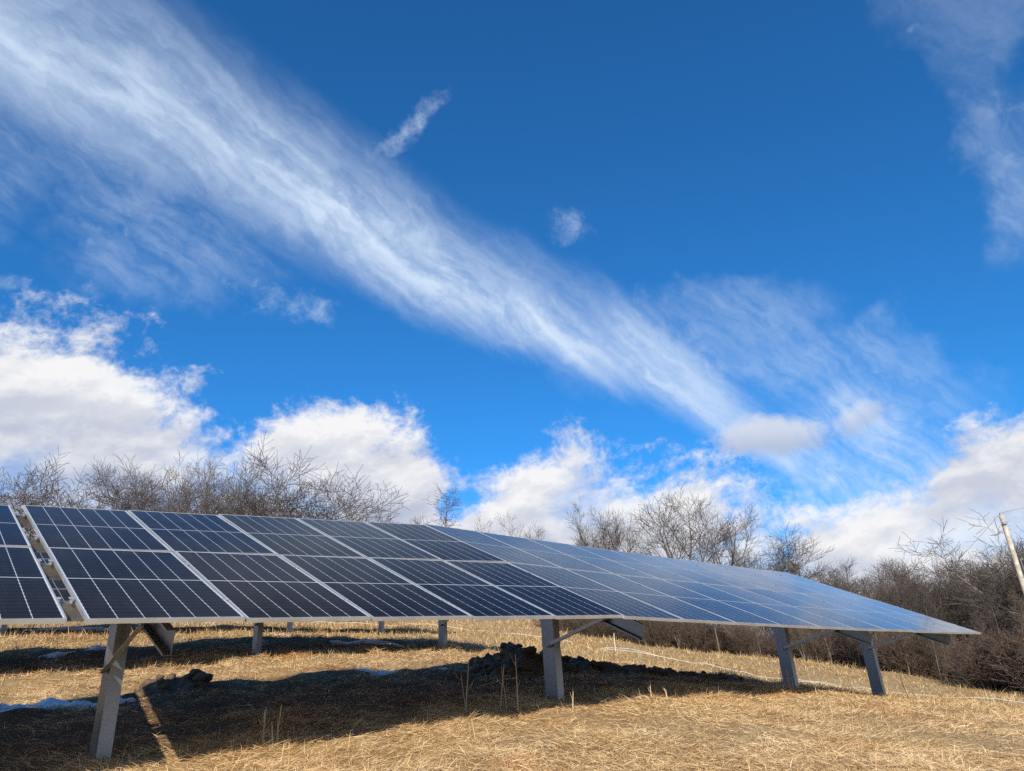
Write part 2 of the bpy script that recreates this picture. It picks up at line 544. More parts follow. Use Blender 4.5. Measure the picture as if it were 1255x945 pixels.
def mat_ground():
    m_, t, bs = mat('straw ground')
    geo = t.node('ShaderNodeNewGeometry').outputs['Position']
    big = t.noise(geo, .35, 4, .55)
    med = t.noise(geo, 1.6, 6, .62)
    # matted straw: stretched noise turned in several directions
    x, y, z = t.sep(geo)
    s1 = t.noise(t.xyz(t.mul(t.add(x, t.mul(y, .7)), 9), t.mul(t.sub(y, t.mul(x, .7)), 70), z), 1, 4, .65)
    s2 = t.noise(t.xyz(t.mul(t.sub(x, t.mul(y, .5)), 60), t.mul(t.add(y, t.mul(x, .5)), 8), z), 1, 4, .65)
    s = t.mx(s1, s2)
    col = t.mix(t.ss(s, .42, .68), (.13, .08, .038, 1), (.62, .44, .235, 1))
    col = t.mix(t.ss(med, .42, .66, 0, .75), col, (.24, .155, .075, 1))
    col = t.mix(t.ss(big, .50, .66, 0, .6), col, (.36, .25, .12, 1))
    # churned earth, with the rows' cast shade painted in as dark bands
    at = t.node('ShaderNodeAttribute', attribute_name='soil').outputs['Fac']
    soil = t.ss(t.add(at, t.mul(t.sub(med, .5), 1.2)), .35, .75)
    soil_shade_col = t.mix(t.ss(s, .4, .7), (.075, .045, .024, 1), (.17, .105, .055, 1))
    col = t.mix(soil, col, soil_shade_col)
    t.put(bs.inputs['Base Color'], col)
    bs.inputs['Roughness'].default_value = .95
    bs.inputs['Specular IOR Level'].default_value = .15
    b = t.node('ShaderNodeBump'); b.inputs['Strength'].default_value = .9; b.inputs['Distance'].default_value = .03
    t.put(b.inputs['Height'], t.add(t.mul(s, .6), t.mul(med, 1.0)))
    t.l.new(b.outputs[0], bs.inputs['Normal'])
    return m_


def mat_blades(name, stops, rough=.75, patchy=False):
    m_, t, bs = mat(name)
    r = t.node('ShaderNodeNewGeometry').outputs['Random Per Island']
    cr = t.node('ShaderNodeValToRGB')
    el = cr.color_ramp.elements
    el[0].position, el[0].color = stops[0]
    el[1].position, el[1].color = stops[-1]
    for p, c in stops[1:-1]:
        e = el.new(p); e.color = c
    t.put(cr.inputs[0], r)
    c = cr.outputs[0]
    if patchy:      # weathered and rusty places in the field
        pos = t.node('ShaderNodeNewGeometry').outputs['Position']
        n1, n2 = t.noise(pos, .9, 4, .6), t.noise(t.vm('ADD', pos, (31, 7, 0)), .55, 4, .6)
        c = t.mix(t.ss(n1, .52, .68, 0, .6), c, (.62, .52, .42, 1), 'MULTIPLY')
        c = t.mix(t.ss(n2, .54, .70, 0, .7), c, (.98, .72, .52, 1), 'MULTIPLY')
    t.put(bs.inputs['Base Color'], c)
    bs.inputs['Roughness'].default_value = rough
    bs.inputs['Specular IOR Level'].default_value = .25
    return m_


M = dict(
    cells=mat_panel(),
    alu=mat_metal('anodised aluminium', (.50, .505, .51), .36, .6, .10, 3),
    back=mat_plain('white backsheet', (.42, .42, .42), .6, .08),
    galv=mat_metal('galvanised steel', (.26, .275, .30), .36, .8, .24, 3, True),
    galv_light=mat_metal('new galvanised steel', (.50, .52, .54), .42, .6, .12, 5),
    galv_dark=mat_metal('weathered galvanised steel', (.30, .32, .35), .42, .8, .2, 4),
    cable=mat_plain('black cable', (.02, .02, .02), .5),
    ground=mat_ground(),
    straw=mat_blades('straw', [(0, (.22, .13, .06, 1)), (.18, (.52, .335, .15, 1)), (.6, (.77, .54, .285, 1)), (1, (.90, .71, .45, 1))], patchy=True),
    tuft=mat_blades('dry grass', [(0, (.19, .115, .05, 1)), (.5, (.45, .31, .145, 1)), (1, (.68, .51, .27, 1))], patchy=True),
    soil=mat_plain('dark soil', (.105, .068, .040), .95, .45, 9, .8),
    snow=mat_plain('old snow', (.70, .70, .69), .6, .14, 9, .4),
    bark=mat_plain('grey bark', (.15, .122, .10), .9, .35, 8, .3),
    twig=mat_plain('grey brown twigs', (.075, .058, .047), .9, .3, 1.5),
    bark_dark=mat_plain('dark bark', (.13, .107, .09), .9, .35, 8, .3),
    twig_dark=mat_plain('dark twigs', (.105, .083, .069), .9, .3, 1.5),
    twig_tan=mat_plain('tan twigs', (.135, .102, .078), .9, .3, 1.5),
    brush=mat_plain('red brown brush', (.105, .073, .056), .9, .4, 1.2),
    leaf=mat_blades('dead leaves', [(0, (.10, .055, .032, 1)), (1, (.22, .125, .065, 1))]),
    needle=mat_blades('pine needles', [(0, (.025, .045, .018, 1)), (1, (.075, .085, .035, 1))]),
    rope=mat_plain('white poly rope', (.62, .60, .54), .7, .1, 30),
    pole=mat_plain('weathered pole wood', (.44, .39, .33), .85, .25, 6, .2),
    wire=mat_plain('wire', (.06, .06, .065), .5),
    stalk=mat_blades('dead stalks', [(0, (.34, .24, .14, 1)), (1, (.62, .48, .30, 1))]),
)

# ------------------------------------------------------------------ terrain
# ---- terrain: smooth hill through surveyed points (x, y, z), metres
TP=np.array([(0,0,0),(-3.92,7.35,1.30),(.35,11.16,1.66),(5.11,15.47,1.58),(7.85,17.92,1.29),
(-6.41,18.02,2.97),(-2.4,21.72,3.17),(-8.96,28.6,4.72),(-6.0,31.3,4.75),
(-11.3,42.5,6.35),(-7.4,41.3,5.88),(-.25,38,4.73),(3.3,35.9,3.85),(7,33.3,2.86),(9.5,30.5,2.08),(12.5,27.3,1.27),(14.6,23.9,.74),
(2.8,48,5.9),(7.4,45.4,4.8),(10.3,43.8,4.1),(13.3,41.9,3.5),(16.5,38.6,2.5),(18.2,36.7,1.75),(20,32.3,1.0),
(6.2,12.9,1.15),(4.56,7.76,.72),(-4.2,6.33,1.13),(8,8,.5),(-9,12,2.15),
(30,45,-.5),(35,30,-2.2),(45,60,-3),(15,65,5.0),(-3,55,7.7),(0,70,8.2),(-15,60,9.0),(-35,50,8.9),(-30,25,5.6),(-15,5,1.2),
(-40,100,11),(0,115,9),(40,105,0),(80,60,-5),(-80,60,8),(-70,0,1),(-30,-30,-3),(0,-25,-3),(30,-20,-4),(60,0,-5),(90,120,-5),(-90,130,8),(0,170,5),(0,-90,-6),(100,-60,-8),(-100,-60,-4)],float)
def _K(r2): return .5*r2*np.log(r2+1e-9)
_d=((TP[:,None,:2]-TP[None,:,:2])**2).sum(-1)
_n=len(TP);_A=np.zeros((_n+3,_n+3));_A[:_n,:_n]=_K(_d)+np.eye(_n)*2.0
_P=np.c_[np.ones(_n),TP[:,:2]];_A[:_n,_n:]=_P;_A[_n:,:_n]=_P.T
_w=np.linalg.solve(_A,np.r_[TP[:,2],0,0,0])
def ground_z(x,y):
    x=np.atleast_1d(np.asarray(x,float));y=np.atleast_1d(np.asarray(y,float))
    r=np.hypot(x,y);s=np.minimum(1,170/np.maximum(r,1e-6));X=x*s;Y=y*s   # level beyond the survey
    z=_w[_n]+_w[_n+1]*X+_w[_n+2]*Y
    for i in range(_n): z=z+_w[i]*_K((X-TP[i,0])**2+(Y-TP[i,1])**2)
    return z

# ------------------------------------------------------------------ ground
ROW_U = np.array([.735, .678]); ROW_S = np.array([.678, -.735])     # along the rows / towards the sun
def row_off(x, y):
    """metres north of the front row's posts"""
    return -(x * ROW_S[0] + y * ROW_S[1]) - 8.09
def row_pos(x, y):
    return x * ROW_U[0] + y * ROW_U[1]

def relief(x, y):
    """bumps of the field"""
    r = np.hypot(x, y)
    n = (fbm(x * .55, y * .55, 4) - .5) * .22 + (fbm(x * 1.9 + 9, y * 1.9, 4) - .5) * (.13 + .24 / (1 + np.exp(-(row_off(x, y) - 2.2) * 2)) * np.exp(-(np.maximum(r - 24, 0) / 14) ** 2))
    n = n + (fbm(x * .12 + 40, y * .12, 3) - .5) * .8 * np.clip((r - 18) / 25, 0, 1)
    return n * np.clip(r / 6, .3, 1)
def gz(x, y):
    return ground_z(x, y) + relief(np.atleast_1d(np.asarray(x, float)), np.atleast_1d(np.asarray(y, float)))
def gz1(x, y): return float(gz(x, y)[0])

def build_ground():
    def axis(lo, hi, c, fine, n):
        t = np.linspace(-1, 1, n)
        k = 6.2
        s = np.sinh(k * t) / math.sinh(k)
        return np.where(s < 0, c + s * (c - lo), c + s * (hi - c))
    xs = axis(-700, 700, 0, .1, 330)
    ys = axis(-500, 900, 12, .1, 330)
    X, Y = np.meshgrid(xs, ys)
    Z = gz(X.ravel(), Y.ravel())
    V = np.c_[X.ravel(), Y.ravel(), Z]
    n = len(xs); m = len(ys)
    i = np.arange((m - 1) * (n - 1)); r, c = i // (n - 1), i % (n - 1)
    a = r * n + c
    F = np.c_[a, a + 1, a + n + 1, a + n].ravel()
    me = mesh_np('ground', V, F, np.full(len(i), 4), True)
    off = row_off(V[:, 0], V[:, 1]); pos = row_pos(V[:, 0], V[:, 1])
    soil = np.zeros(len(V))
    for o0, p1, w in ((2.2, 18.5, 2.8), (11.9, 15.5, 2.2), (21.4, 18.5, 2.2)):  # dark earth bands laid where each row's shadow falls
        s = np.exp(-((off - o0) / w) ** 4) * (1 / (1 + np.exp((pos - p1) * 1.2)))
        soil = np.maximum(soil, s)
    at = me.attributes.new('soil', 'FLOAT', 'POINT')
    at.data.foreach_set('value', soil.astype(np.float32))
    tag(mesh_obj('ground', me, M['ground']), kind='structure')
build_ground()


def blades(name, P, length, width, lift, head, mat_, label, cat, curl=.5, kind='stuff'):
    """many bent straw blades as one mesh: two quads and a tip each"""
    n = len(P)
    d = np.c_[np.cos(head) * np.cos(lift), np.sin(head) * np.cos(lift), np.sin(lift)]
    side = np.c_[-np.sin(head), np.cos(head), np.zeros(n)]
    tw = RNG.uniform(-.9, .9, n)
    upv = np.cross(d, side)
    side = side * np.cos(tw)[:, None] + upv * np.sin(tw)[:, None]
    L = length[:, None]; Wd = width[:, None] / 2
    bend = RNG.uniform(-curl, curl, n)[:, None] * L * .35
    lat = np.c_[-np.sin(head), np.cos(head), np.zeros(n)]
    droop = np.zeros((n, 3)); droop[:, 2] = -RNG.uniform(.02, .3, n) * length * np.sin(np.clip(lift, 0, 2))
    p0 = P; p1 = P + d * L * .5 + lat * bend * .35; p2 = P + d * L + lat * bend + droop
    V = np.empty((n, 5, 3))
    V[:, 0] = p0 - side * Wd; V[:, 1] = p0 + side * Wd
    V[:, 2] = p1 + side * Wd * .8; V[:, 3] = p1 - side * Wd * .8
    V[:, 4] = p2
    b = np.arange(n)[:, None] * 5
    F = np.concatenate([b + [0, 1, 2, 3], b + [3, 2, 4]], 1).ravel()
    lt = np.tile([4, 3], n)
    me = mesh_np(name, V.reshape(-1, 3), F, lt)
    return tag(mesh_obj(name, me, mat_), label, cat, kind=kind)


def sector(n, r0, r1, a0=-40, a1=38, power=1.0):
    a = np.radians(RNG.uniform(a0, a1, n))
    u = RNG.random(n)
    r = (r0 ** (2 - power) + u * (r1 ** (2 - power) - r0 ** (2 - power))) ** (1 / (2 - power)) if power != 2 else r0 * (r1 / r0) ** u
    return r * np.sin(a), r * np.cos(a)


def soil_shade_mask(x, y):
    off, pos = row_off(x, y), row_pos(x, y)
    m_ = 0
    for o0, p1, w in ((2.2, 18.5, 2.8), (11.9, 15.5, 2.2), (21.4, 18.5, 2.2)):  # same shadow bands: straw is thinned there to deepen the shade
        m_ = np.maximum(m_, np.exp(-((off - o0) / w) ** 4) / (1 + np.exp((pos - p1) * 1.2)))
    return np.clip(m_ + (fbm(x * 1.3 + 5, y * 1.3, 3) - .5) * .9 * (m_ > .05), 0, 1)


def build_straw():
    # lying straw, thick in the foreground and thinner with distance
    x, y = sector(800000, 5.2, 28, power=1.8)
    dens = fbm(x * 1.1, y * 1.1, 3)
    keep = RNG.random(len(x)) < np.clip((dens - .26) * 3.4, .16, 1) * (1 - .86 * soil_shade_mask(x, y))
    x, y = x[keep], y[keep]; n = len(x); r = np.hypot(x, y)
    head = fbm(x * .8 + 30, y * .8, 2) * 9 + RNG.normal(0, 1.4, n)
    lift = np.abs(RNG.normal(.08, .25, n))
    up = RNG.random(n) < .03
    lift[up] = RNG.uniform(.5, 1.35, up.sum())
    P = np.c_[x, y, gz(x, y) + RNG.uniform(0, .035, n)]
    blades('straw', P, np.where(RNG.random(n) < .12, RNG.uniform(.14, .26, n), RNG.uniform(.04, .14, n)), np.maximum(RNG.uniform(.0018, .0042, n), .00034 * r), lift, head, M['straw'],
           'cut dry straw lying matted over the field', 'straw')
    # standing dry grass further up the slope and round the edges
    x, y = sector(230000, 11, 62, power=1.4)
    off = row_off(x, y)
    d = fbm(x * .35 + 3, y * .35, 3)
    keep = (RNG.random(len(x)) < np.clip((d - .26) * 3, .30, 1) * (1 - .92 * np.maximum(soil_shade_mask(x, y), (off < 3) * (np.hypot(x, y) < 15) * .75)))
    x, y = x[keep], y[keep]; n = len(x); r = np.hypot(x, y)
    hgt = np.where(RNG.random(n) < .25, RNG.uniform(.2, .42, n), RNG.uniform(.08, .24, n)) * np.clip((r - 6) / 20, .45, 1.1)
    P = np.c_[x, y, gz(x, y) - .01]
    blades('dry_grass', P, hgt, np.maximum(.004, .00055 * r), np.abs(RNG.normal(.75, .35, n)), RNG.uniform(0, 6.3, n), M['tuft'],
           'short tan dry grass standing on the slope behind the rows', 'grass')
build_straw()

# ------------------------------------------------------------------ solar tables
PW, PL, PITCH = 1.134, 2.278, 1.154
VROW = (0.0, PL + .02)

def make_panel_meshes():
    mb = MB(); fr = .011
    mb.box((fr, -PL + fr, -.0075), (PW - fr, -fr, -.0025), 0)
    me = mb.mesh('laminate')
    me.materials.append(M['cells']); me.materials.append(M['back'])
    for p in me.polygons:
        if p.normal.z < -.5: p.material_index = 1
    mb = MB(); H = .035
    prof = [(0, 0), (fr + .001, 0), (fr + .001, -.002), (.0025, -.002), (.0025, -H + .002), (.028, -H + .002), (.028, -H), (0, -H)]
    # long sides
    mb.extrude(prof, (0, 0, 0), (0, -PL, 0), (1, 0, 0), (0, 0, 1))
    mb.extrude(prof, (PW, 0, 0), (PW, -PL, 0), (-1, 0, 0), (0, 0, 1))
    prof2 = [(a, b - .0004) for a, b in prof]
    mb.extrude(prof2, (.0006, -.0004, 0), (PW - .0006, -.0004, 0), (0, -1, 0), (0, 0, 1))
    mb.extrude(prof2, (.0006, -PL + .0004, 0), (PW - .0006, -PL + .0004, 0), (0, 1, 0), (0, 0, 1))
    mf = mb.mesh('frame'); mf.materials.append(M['alu'])
    return me, mf
LAM, FRM = make_panel_meshes()

def unit(a): return a / np.linalg.norm(a)

class Table:
    """S(k, v): point of the glass plane, k in columns along the row, v metres down the slope"""
    def __init__(self, S, k0, k1, label, group=None, scale=lambda k: 1.0):
        self.S, self.k0, self.k1, self.scale = S, k0, k1, scale
        p = S((k0 + k1) / 2, 2.3)
        self.o = np.array([p[0], p[1], gz1(p[0], p[1])])
        self.root = empty('solar_table', tuple(self.o))
        tag(self.root, label, 'solar table', group)

    def axes(self, k, v):
        u = unit(self.S(k + .4, v) - self.S(k - .4, v))
        w = self.S(k, v - .9) - self.S(k, v + .9)
        w = unit(w - u * (w @ u))
        return u, w, np.cross(u, w)                # along, up the slope, outward normal

    def at(self, k, v, d=0.0):
        return self.S(k, v) - self.axes(k, v)[2] * d - self.o

    def panels(self, skip=()):
        for k in range(self.k0, self.k1):
            for r in (0, 1):
                sc = self.scale(k)
                v0 = VROW[r]
                u, w, n = self.axes(k + .5, v0 + PL / 2)
                c = self.S(k + .5, v0 + PL / 2)
                jx, jy = rad(random.gauss(0, .12)), rad(random.gauss(0, .12))
                R = Matrix(((u[0], w[0], n[0]), (u[1], w[1], n[1]), (u[2], w[2], n[2]))).to_4x4() @ Matrix.Rotation(jx, 4, 'X') @ Matrix.Rotation(jy, 4, 'Y')
                T = Matrix.Translation(Vector(c - self.o)) @ R @ Matrix.Scale(sc, 4) @ Matrix.Translation((-PW / 2, PL / 2, 0))
                p = mesh_obj('solar_panel', LAM, M['cells'], self.root, T)
                mesh_obj('frame', FRM, M['alu'], p)

    def purlins(self, k0=None, k1=None):
        k0 = self.k0 if k0 is None else k0; k1 = self.k1 if k1 is None else k1
        for v in (.52, 1.76, 2.84, 4.06):
            mb = MB()
            prof = [(0, 0), (.06, 0), (.06, -.003), (.003, -.003), (.003, -.117), (-.06, -.117), (-.06, -.120), (0, -.120)]
            ks = list(np.arange(k0, k1, 2.5)) + [k1]
            for a, b in zip(ks[:-1], ks[1:]):
                u, w, n = self.axes((a + b) / 2, v)
                mb.extrude(prof, self.at(a, v, .0365), self.at(b, v, .0365), w, n)
            mb.build('purlin', M['galv'], self.root)
        # cable run clipped under the lower purlin
        mb = MB(); ks = np.linspace(k0 + .1, k1 - .1, int((k1 - k0) * 6))
        mb.tube([self.at(k, 2.66, .12 + .025 * abs(math.sin(k * 2.9))) for k in ks], [.008] * len(ks), 5)
        mb.build('cable', M['cable'], self.root)

    def clips(self):
        """mid clamps between the panels, one small mesh per seam line"""
        mb = MB()
        mb.box((-.018, -.025, .0015), (.018, .025, .0045))
        mb.box((-.007, -.022, -.034), (.007, .022, .0015))
        me = mb.mesh('clamp'); me.materials.append(M['alu'])
        for k in range(self.k0, self.k1 + 1):
            for v in (.52, 1.76, 2.84, 4.06):
                u, w, n = self.axes(min(max(k, self.k0 + .5), self.k1 - .5), v)
                s = -.5 if k == self.k0 else (.5 if k == self.k1 else 0)
                p = self.at(k, v) - u * (.010 + s * -.018)
                mesh_obj('clamp', me, [], self.root, Matrix(((u[0], w[0], n[0], p[0]), (u[1], w[1], n[1], p[1]), (u[2], w[2], n[2], p[2]), (0, 0, 0, 1))))

    def post(self, k, mat_='galv', v=2.3, bolt=1.13, plain=False):
        top = self.S(k, v)
        u2 = np.array([ROW_U[0], ROW_U[1], 0.]); s2 = np.array([ROW_S[0], ROW_S[1], 0.])
        g = gz1(top[0], top[1]) - .45
        t_ = .007; a = .125; b = .0625
        # web on the west side, flanges reach east, small lips
        prof = [(-b, -a), (b, -a), (b, -a + .03), (b - t_, -a + .03), (b - t_, -a + t_), (-b + t_, -a + t_),
                (-b + t_, a - t_), (b - t_, a - t_), (b - t_, a - .03), (b, a - .03), (b, a), (-b, a)]
        mb = MB()
        z1 = top[2] - .23
        mb.extrude(prof, np.array([top[0], top[1], g]) - self.o, np.array([top[0], top[1], z1]) - self.o, u2, s2)
        mb.build('post', M[mat_], self.root)
        # rafter: channel open to the west, bolted to the post's west face
        u, w, n = self.axes(k, v)
        mb = MB()
        D0, D1, fl, lip = .160, .360, .065, .02
        x0 = -b - .004
        prof = [(x0, -D0), (x0 - fl, -D0), (x0 - fl, -D0 - lip), (x0 - fl + .004, -D0 - lip), (x0 - fl + .004, -D0 - .004), (x0 - .004, -D0 - .004),
                (x0 - .004, -D1 + .004), (x0 - fl + .004, -D1 + .004), (x0 - fl + .004, -D1 + lip), (x0 - fl, -D1 + lip), (x0 - fl, -D1), (x0, -D1)]
        mb.extrude(prof, self.at(k, .25), self.at(k, 4.36), u, n)
        rf = mb.build('rafter', M[mat_], self.root)
        # cleats between rafter and purlins
        for vv in (.52, 1.76, 2.84, 4.06):
            if plain: break
            uu, ww, nn = self.axes(k, vv)
            mb = MB()
            mb.box((x0 - fl, -.07, -.1588), (x0, -.064, -.04), axes=(uu, ww, nn), org=self.at(k, vv))
            mb.build('cleat', M[mat_], self.root)
        # brace: angle from the post to the lower half of the rafter
        mb = MB()
        p0 = top - self.o - np.array([0, 0, bolt]) - u2 * (b + .010) + s2 * .03
        p1 = self.at(k, 3.72, D1 - .05) - u * (b + fl + .012)
        dr = unit(p1 - p0); sd = unit(np.cross(dr, u2)); ou = unit(np.cross(sd, dr))
        prof = [(-.027, 0), (.027, 0), (.027, .005), (-.022, .005), (-.022, .045), (-.027, .045)]
        if ou @ u2 > 0: ou = -ou
        mb.extrude(prof, p0 - dr * .04, p1 + dr * .03, sd, ou)
        br = mb.build('brace', M['galv_light'], self.root)
        for p in (p0, p1):
            mb = MB()
            mb.tube([p + ou * .0052, p + ou * .018], [.016, .016], 6)
            mb.build('bolt', M['galv_dark'], br)
        if not plain:
            for dz in (.06, .15):
                for ds in (-.06, .06):
                    c = np.array([top[0], top[1], z1 - dz]) - self.o - u2 * (b) + s2 * ds
                    mb = MB()
                    mb.tube([c, c - u2 * .012], [.013, .013], 6)
                    mb.build('bolt', M['galv_dark'], self.root)


# surveyed shape of the front row: two flat stretches that bend where the hill turns
AO, AU, AV, AC = np.array([-5.9583, 8.36655, 2.56827 + 1.5]), np.array([.74956, .65985, .05246]), np.array([.62243, -.67565, -.39506]), (-3.028e-4, 7.7380e-3, 5.79e-5)
BO, BU, BV, BC = np.array([-1.61781, 11.89558, 2.92178]), np.array([.73993, .67266, -.00622]), np.array([.6042, -.66863, -.43345]), (-9.693e-4, -5.903e-4, 1.53e-5)
AN, BN = np.cross(AU, AV), np.cross(BU, BV)
BS = 1.027
def front(k, v):
    if k < 4.999:
        s = k * PITCH
        return AO + AU * s + AV * v + AN * (AC[0] * s * s + AC[1] * s * (v - 2.3) + AC[2] * s ** 3)
    s = (k - 5) * PITCH
    p = BO + BU * s + BV * v + BN * (BC[0] * s * s + BC[1] * s * (v - 2.3) + BC[2] * s ** 3)
    return p * BS + np.array([0, 0, 1.5])
def front_c(k, v):
    """axes near the bend must not straddle it"""
    return front(k, v)

class FrontTable(Table):
    def axes(self, k, v):
        if k <= 5.0: k = min(k, 4.59)
        else: k = max(k, 5.41)
        return Table.axes(self, k, v)
    def purlins(self, k0=None, k1=None):
        for a, b in self.spans: Table.purlins(self, a, b)

t1 = FrontTable(front, 0, 15, 'long front solar table whose panels dip to the right, nearest the camera', 'front row of solar tables',
                scale=lambda k: 1.0 if k < 5 else BS)
t1.spans = [(-.08, 4.995), (5.005, 15)]
t1.panels(); t1.purlins(); t1.clips()
for k_ in (.66, 5.66, 11.08, 14.18): t1.post(k_)

class LeftTable(Table): pass
left = lambda k, v: front(min(k, 4.9), v) - AU * .105
t0 = LeftTable(left, -5, 0, 'solar table cut off by the left edge, across a narrow gap from the long one', 'front row of solar tables')
t0.panels(); t0.purlins(-5, .01); t0.clips()
t0.post(-3.9)

# rows behind, on the same hill; mostly only their posts show under the front row
def straight_row(p0, v_lift, tilt, along):
    P0 = np.array(p0)
    ks = np.arange(-22, 14)
    gx, gy = P0[0] + along[0] * ks * PITCH, P0[1] + along[1] * ks * PITCH
    z = ground_z(gx, gy)
    co = np.polyfit(ks, z, 3)
    vd = np.array([ROW_S[0] * math.cos(tilt), ROW_S[1] * math.cos(tilt), -math.sin(tilt)])
    def S(k, v):
        b = np.array([P0[0] + along[0] * k * PITCH, P0[1] + along[1] * k * PITCH, np.polyval(co, k) + v_lift])
        return b + vd * (v - 2.3)
    return S
S2 = straight_row((-2.40, 21.75), 1.92, rad(24.5), ROW_U)
S3 = straight_row((-6.0, 31.35), 1.95, rad(24.5), ROW_U)
a = Table(S2, -14, 2, 'solar table of the second row, seen only by its posts behind the front table', 'solar tables behind the front row')
a.panels(); a.purlins()
for k_ in (-13.3, -9.9, -4.73, 0.0): a.post(k_, plain=True)
a = Table(S3, -20, 2, 'solar table of the third row, farthest back, its short posts showing under the front table', 'solar tables behind the front row')
a.panels(); a.purlins()
for k_ in (-15.2, -11.4, -7.6, -3.5, 0.0): a.post(k_, plain=True)

# ------------------------------------------------------------------ trees
def tube_arrays(paths):
    """paths: list of (points Nx3, radii N, sides) -> verts, faces; open tubes"""
    V, F, T = [], [], []
    b = 0
    for pts, rs, sides in paths:
        n = len(pts)
        d = np.empty_like(pts); d[1:-1] = pts[2:] - pts[:-2]; d[0] = pts[1] - pts[0]; d[-1] = pts[-1] - pts[-2]
        d /= np.linalg.norm(d, axis=1)[:, None] + 1e-9
        ref = np.array([.31, .2, .93]) if abs(d[0] @ np.array([.31, .2, .93])) < .95 else np.array([1., 0, 0])
        a = np.cross(d, ref); a /= np.linalg.norm(a, axis=1)[:, None] + 1e-9
        c = np.cross(d, a)
        th = np.arange(sides) * 2 * math.pi / sides
        ring = pts[:, None] + (a[:, None] * np.cos(th)[None, :, None] + c[:, None] * np.sin(th)[None, :, None]) * rs[:, None, None]
        V.append(ring.reshape(-1, 3))
        i = np.arange(n - 1)[:, None] * sides; k = np.arange(sides)[None]; k2 = (k + 1) % sides
        f = np.stack([i + k, i + k2, i + sides + k2, i + sides + k], -1).reshape(-1, 4) + b
        F.append(f)
        b += n * sides
    return np.concatenate(V), np.concatenate(F)


def paths_mesh(name, paths):
    V, F = tube_arrays(paths)
    return mesh_np(name, V, F.ravel(), np.full(len(F), 4), True)


def rot_about(v, ax, ang):
    ax = ax / (np.linalg.norm(ax) + 1e-9)
    return v * math.cos(ang) + np.cross(ax, v) * math.sin(ang) + ax * (ax @ v) * (1 - math.cos(ang))


def grow(R, start, d, length, radius, level, spec, out):
    """one branch and everything it carries; spec holds a row per level"""
    sp = spec[level]
    nseg = sp['seg']
    pts = [start]; rs = [radius]
    dd = d.copy(); step = length / nseg
    for i in range(nseg):
        dd = dd + R.normal(0, sp['wig'], 3) + np.array([0, 0, sp['up']])
        dd /= np.linalg.norm(dd)
        pts.append(pts[-1] + dd * step)
        rs.append(max(radius * (1 - (i + 1) / nseg * (1 - sp['tip'])), spec[0]['rmin']))
    pts = np.array(pts); rs = np.array(rs)
    out[0 if level <= spec[0]['trunk_levels'] else 1].append((pts, rs, sp['sides']))
    if level + 1 >= len(spec): return
    nc = spec[level + 1]
    cnt = max(1, int(round(nc['n'] * (length / sp['ref']) * R.uniform(.8, 1.2))))
    az = R.uniform(0, 6.28)
    for j in range(cnt):
        t = sp['bare'] + (1 - sp['bare']) * (j + R.uniform(.2, .9)) / cnt
        t = min(t, .995)
        f = t * nseg; i = min(int(f), nseg - 1); fr = f - i
        p = pts[i] * (1 - fr) + pts[i + 1] * fr
        r = (rs[i] * (1 - fr) + rs[i + 1] * fr)
        ax = pts[i + 1] - pts[i]; ax /= np.linalg.norm(ax)
        az += 2.4 + R.normal(0, .5)
        perp = np.cross(ax, np.array([math.cos(az), math.sin(az), .13])); perp /= np.linalg.norm(perp) + 1e-9
        ang = rad(R.normal(nc['ang'], nc['ang'] * .22))
        cd = rot_about(ax, perp, ang)
        ln = nc['len'] * (1 - nc['fall'] * t) * R.uniform(.65, 1.25)
        grow(R, p, cd, ln, min(r * nc['rr'], r * .95), level + 1, spec, out)


def lv(n, ln, ang, seg, sides, wig=.10, up=.02, rr=.55, tip=.25, fall=.4, bare=.15, **k):
    return dict(n=n, len=ln, ang=ang, seg=seg, sides=sides, wig=wig, up=up, rr=rr, tip=tip, fall=fall, bare=bare, ref=ln, **k)

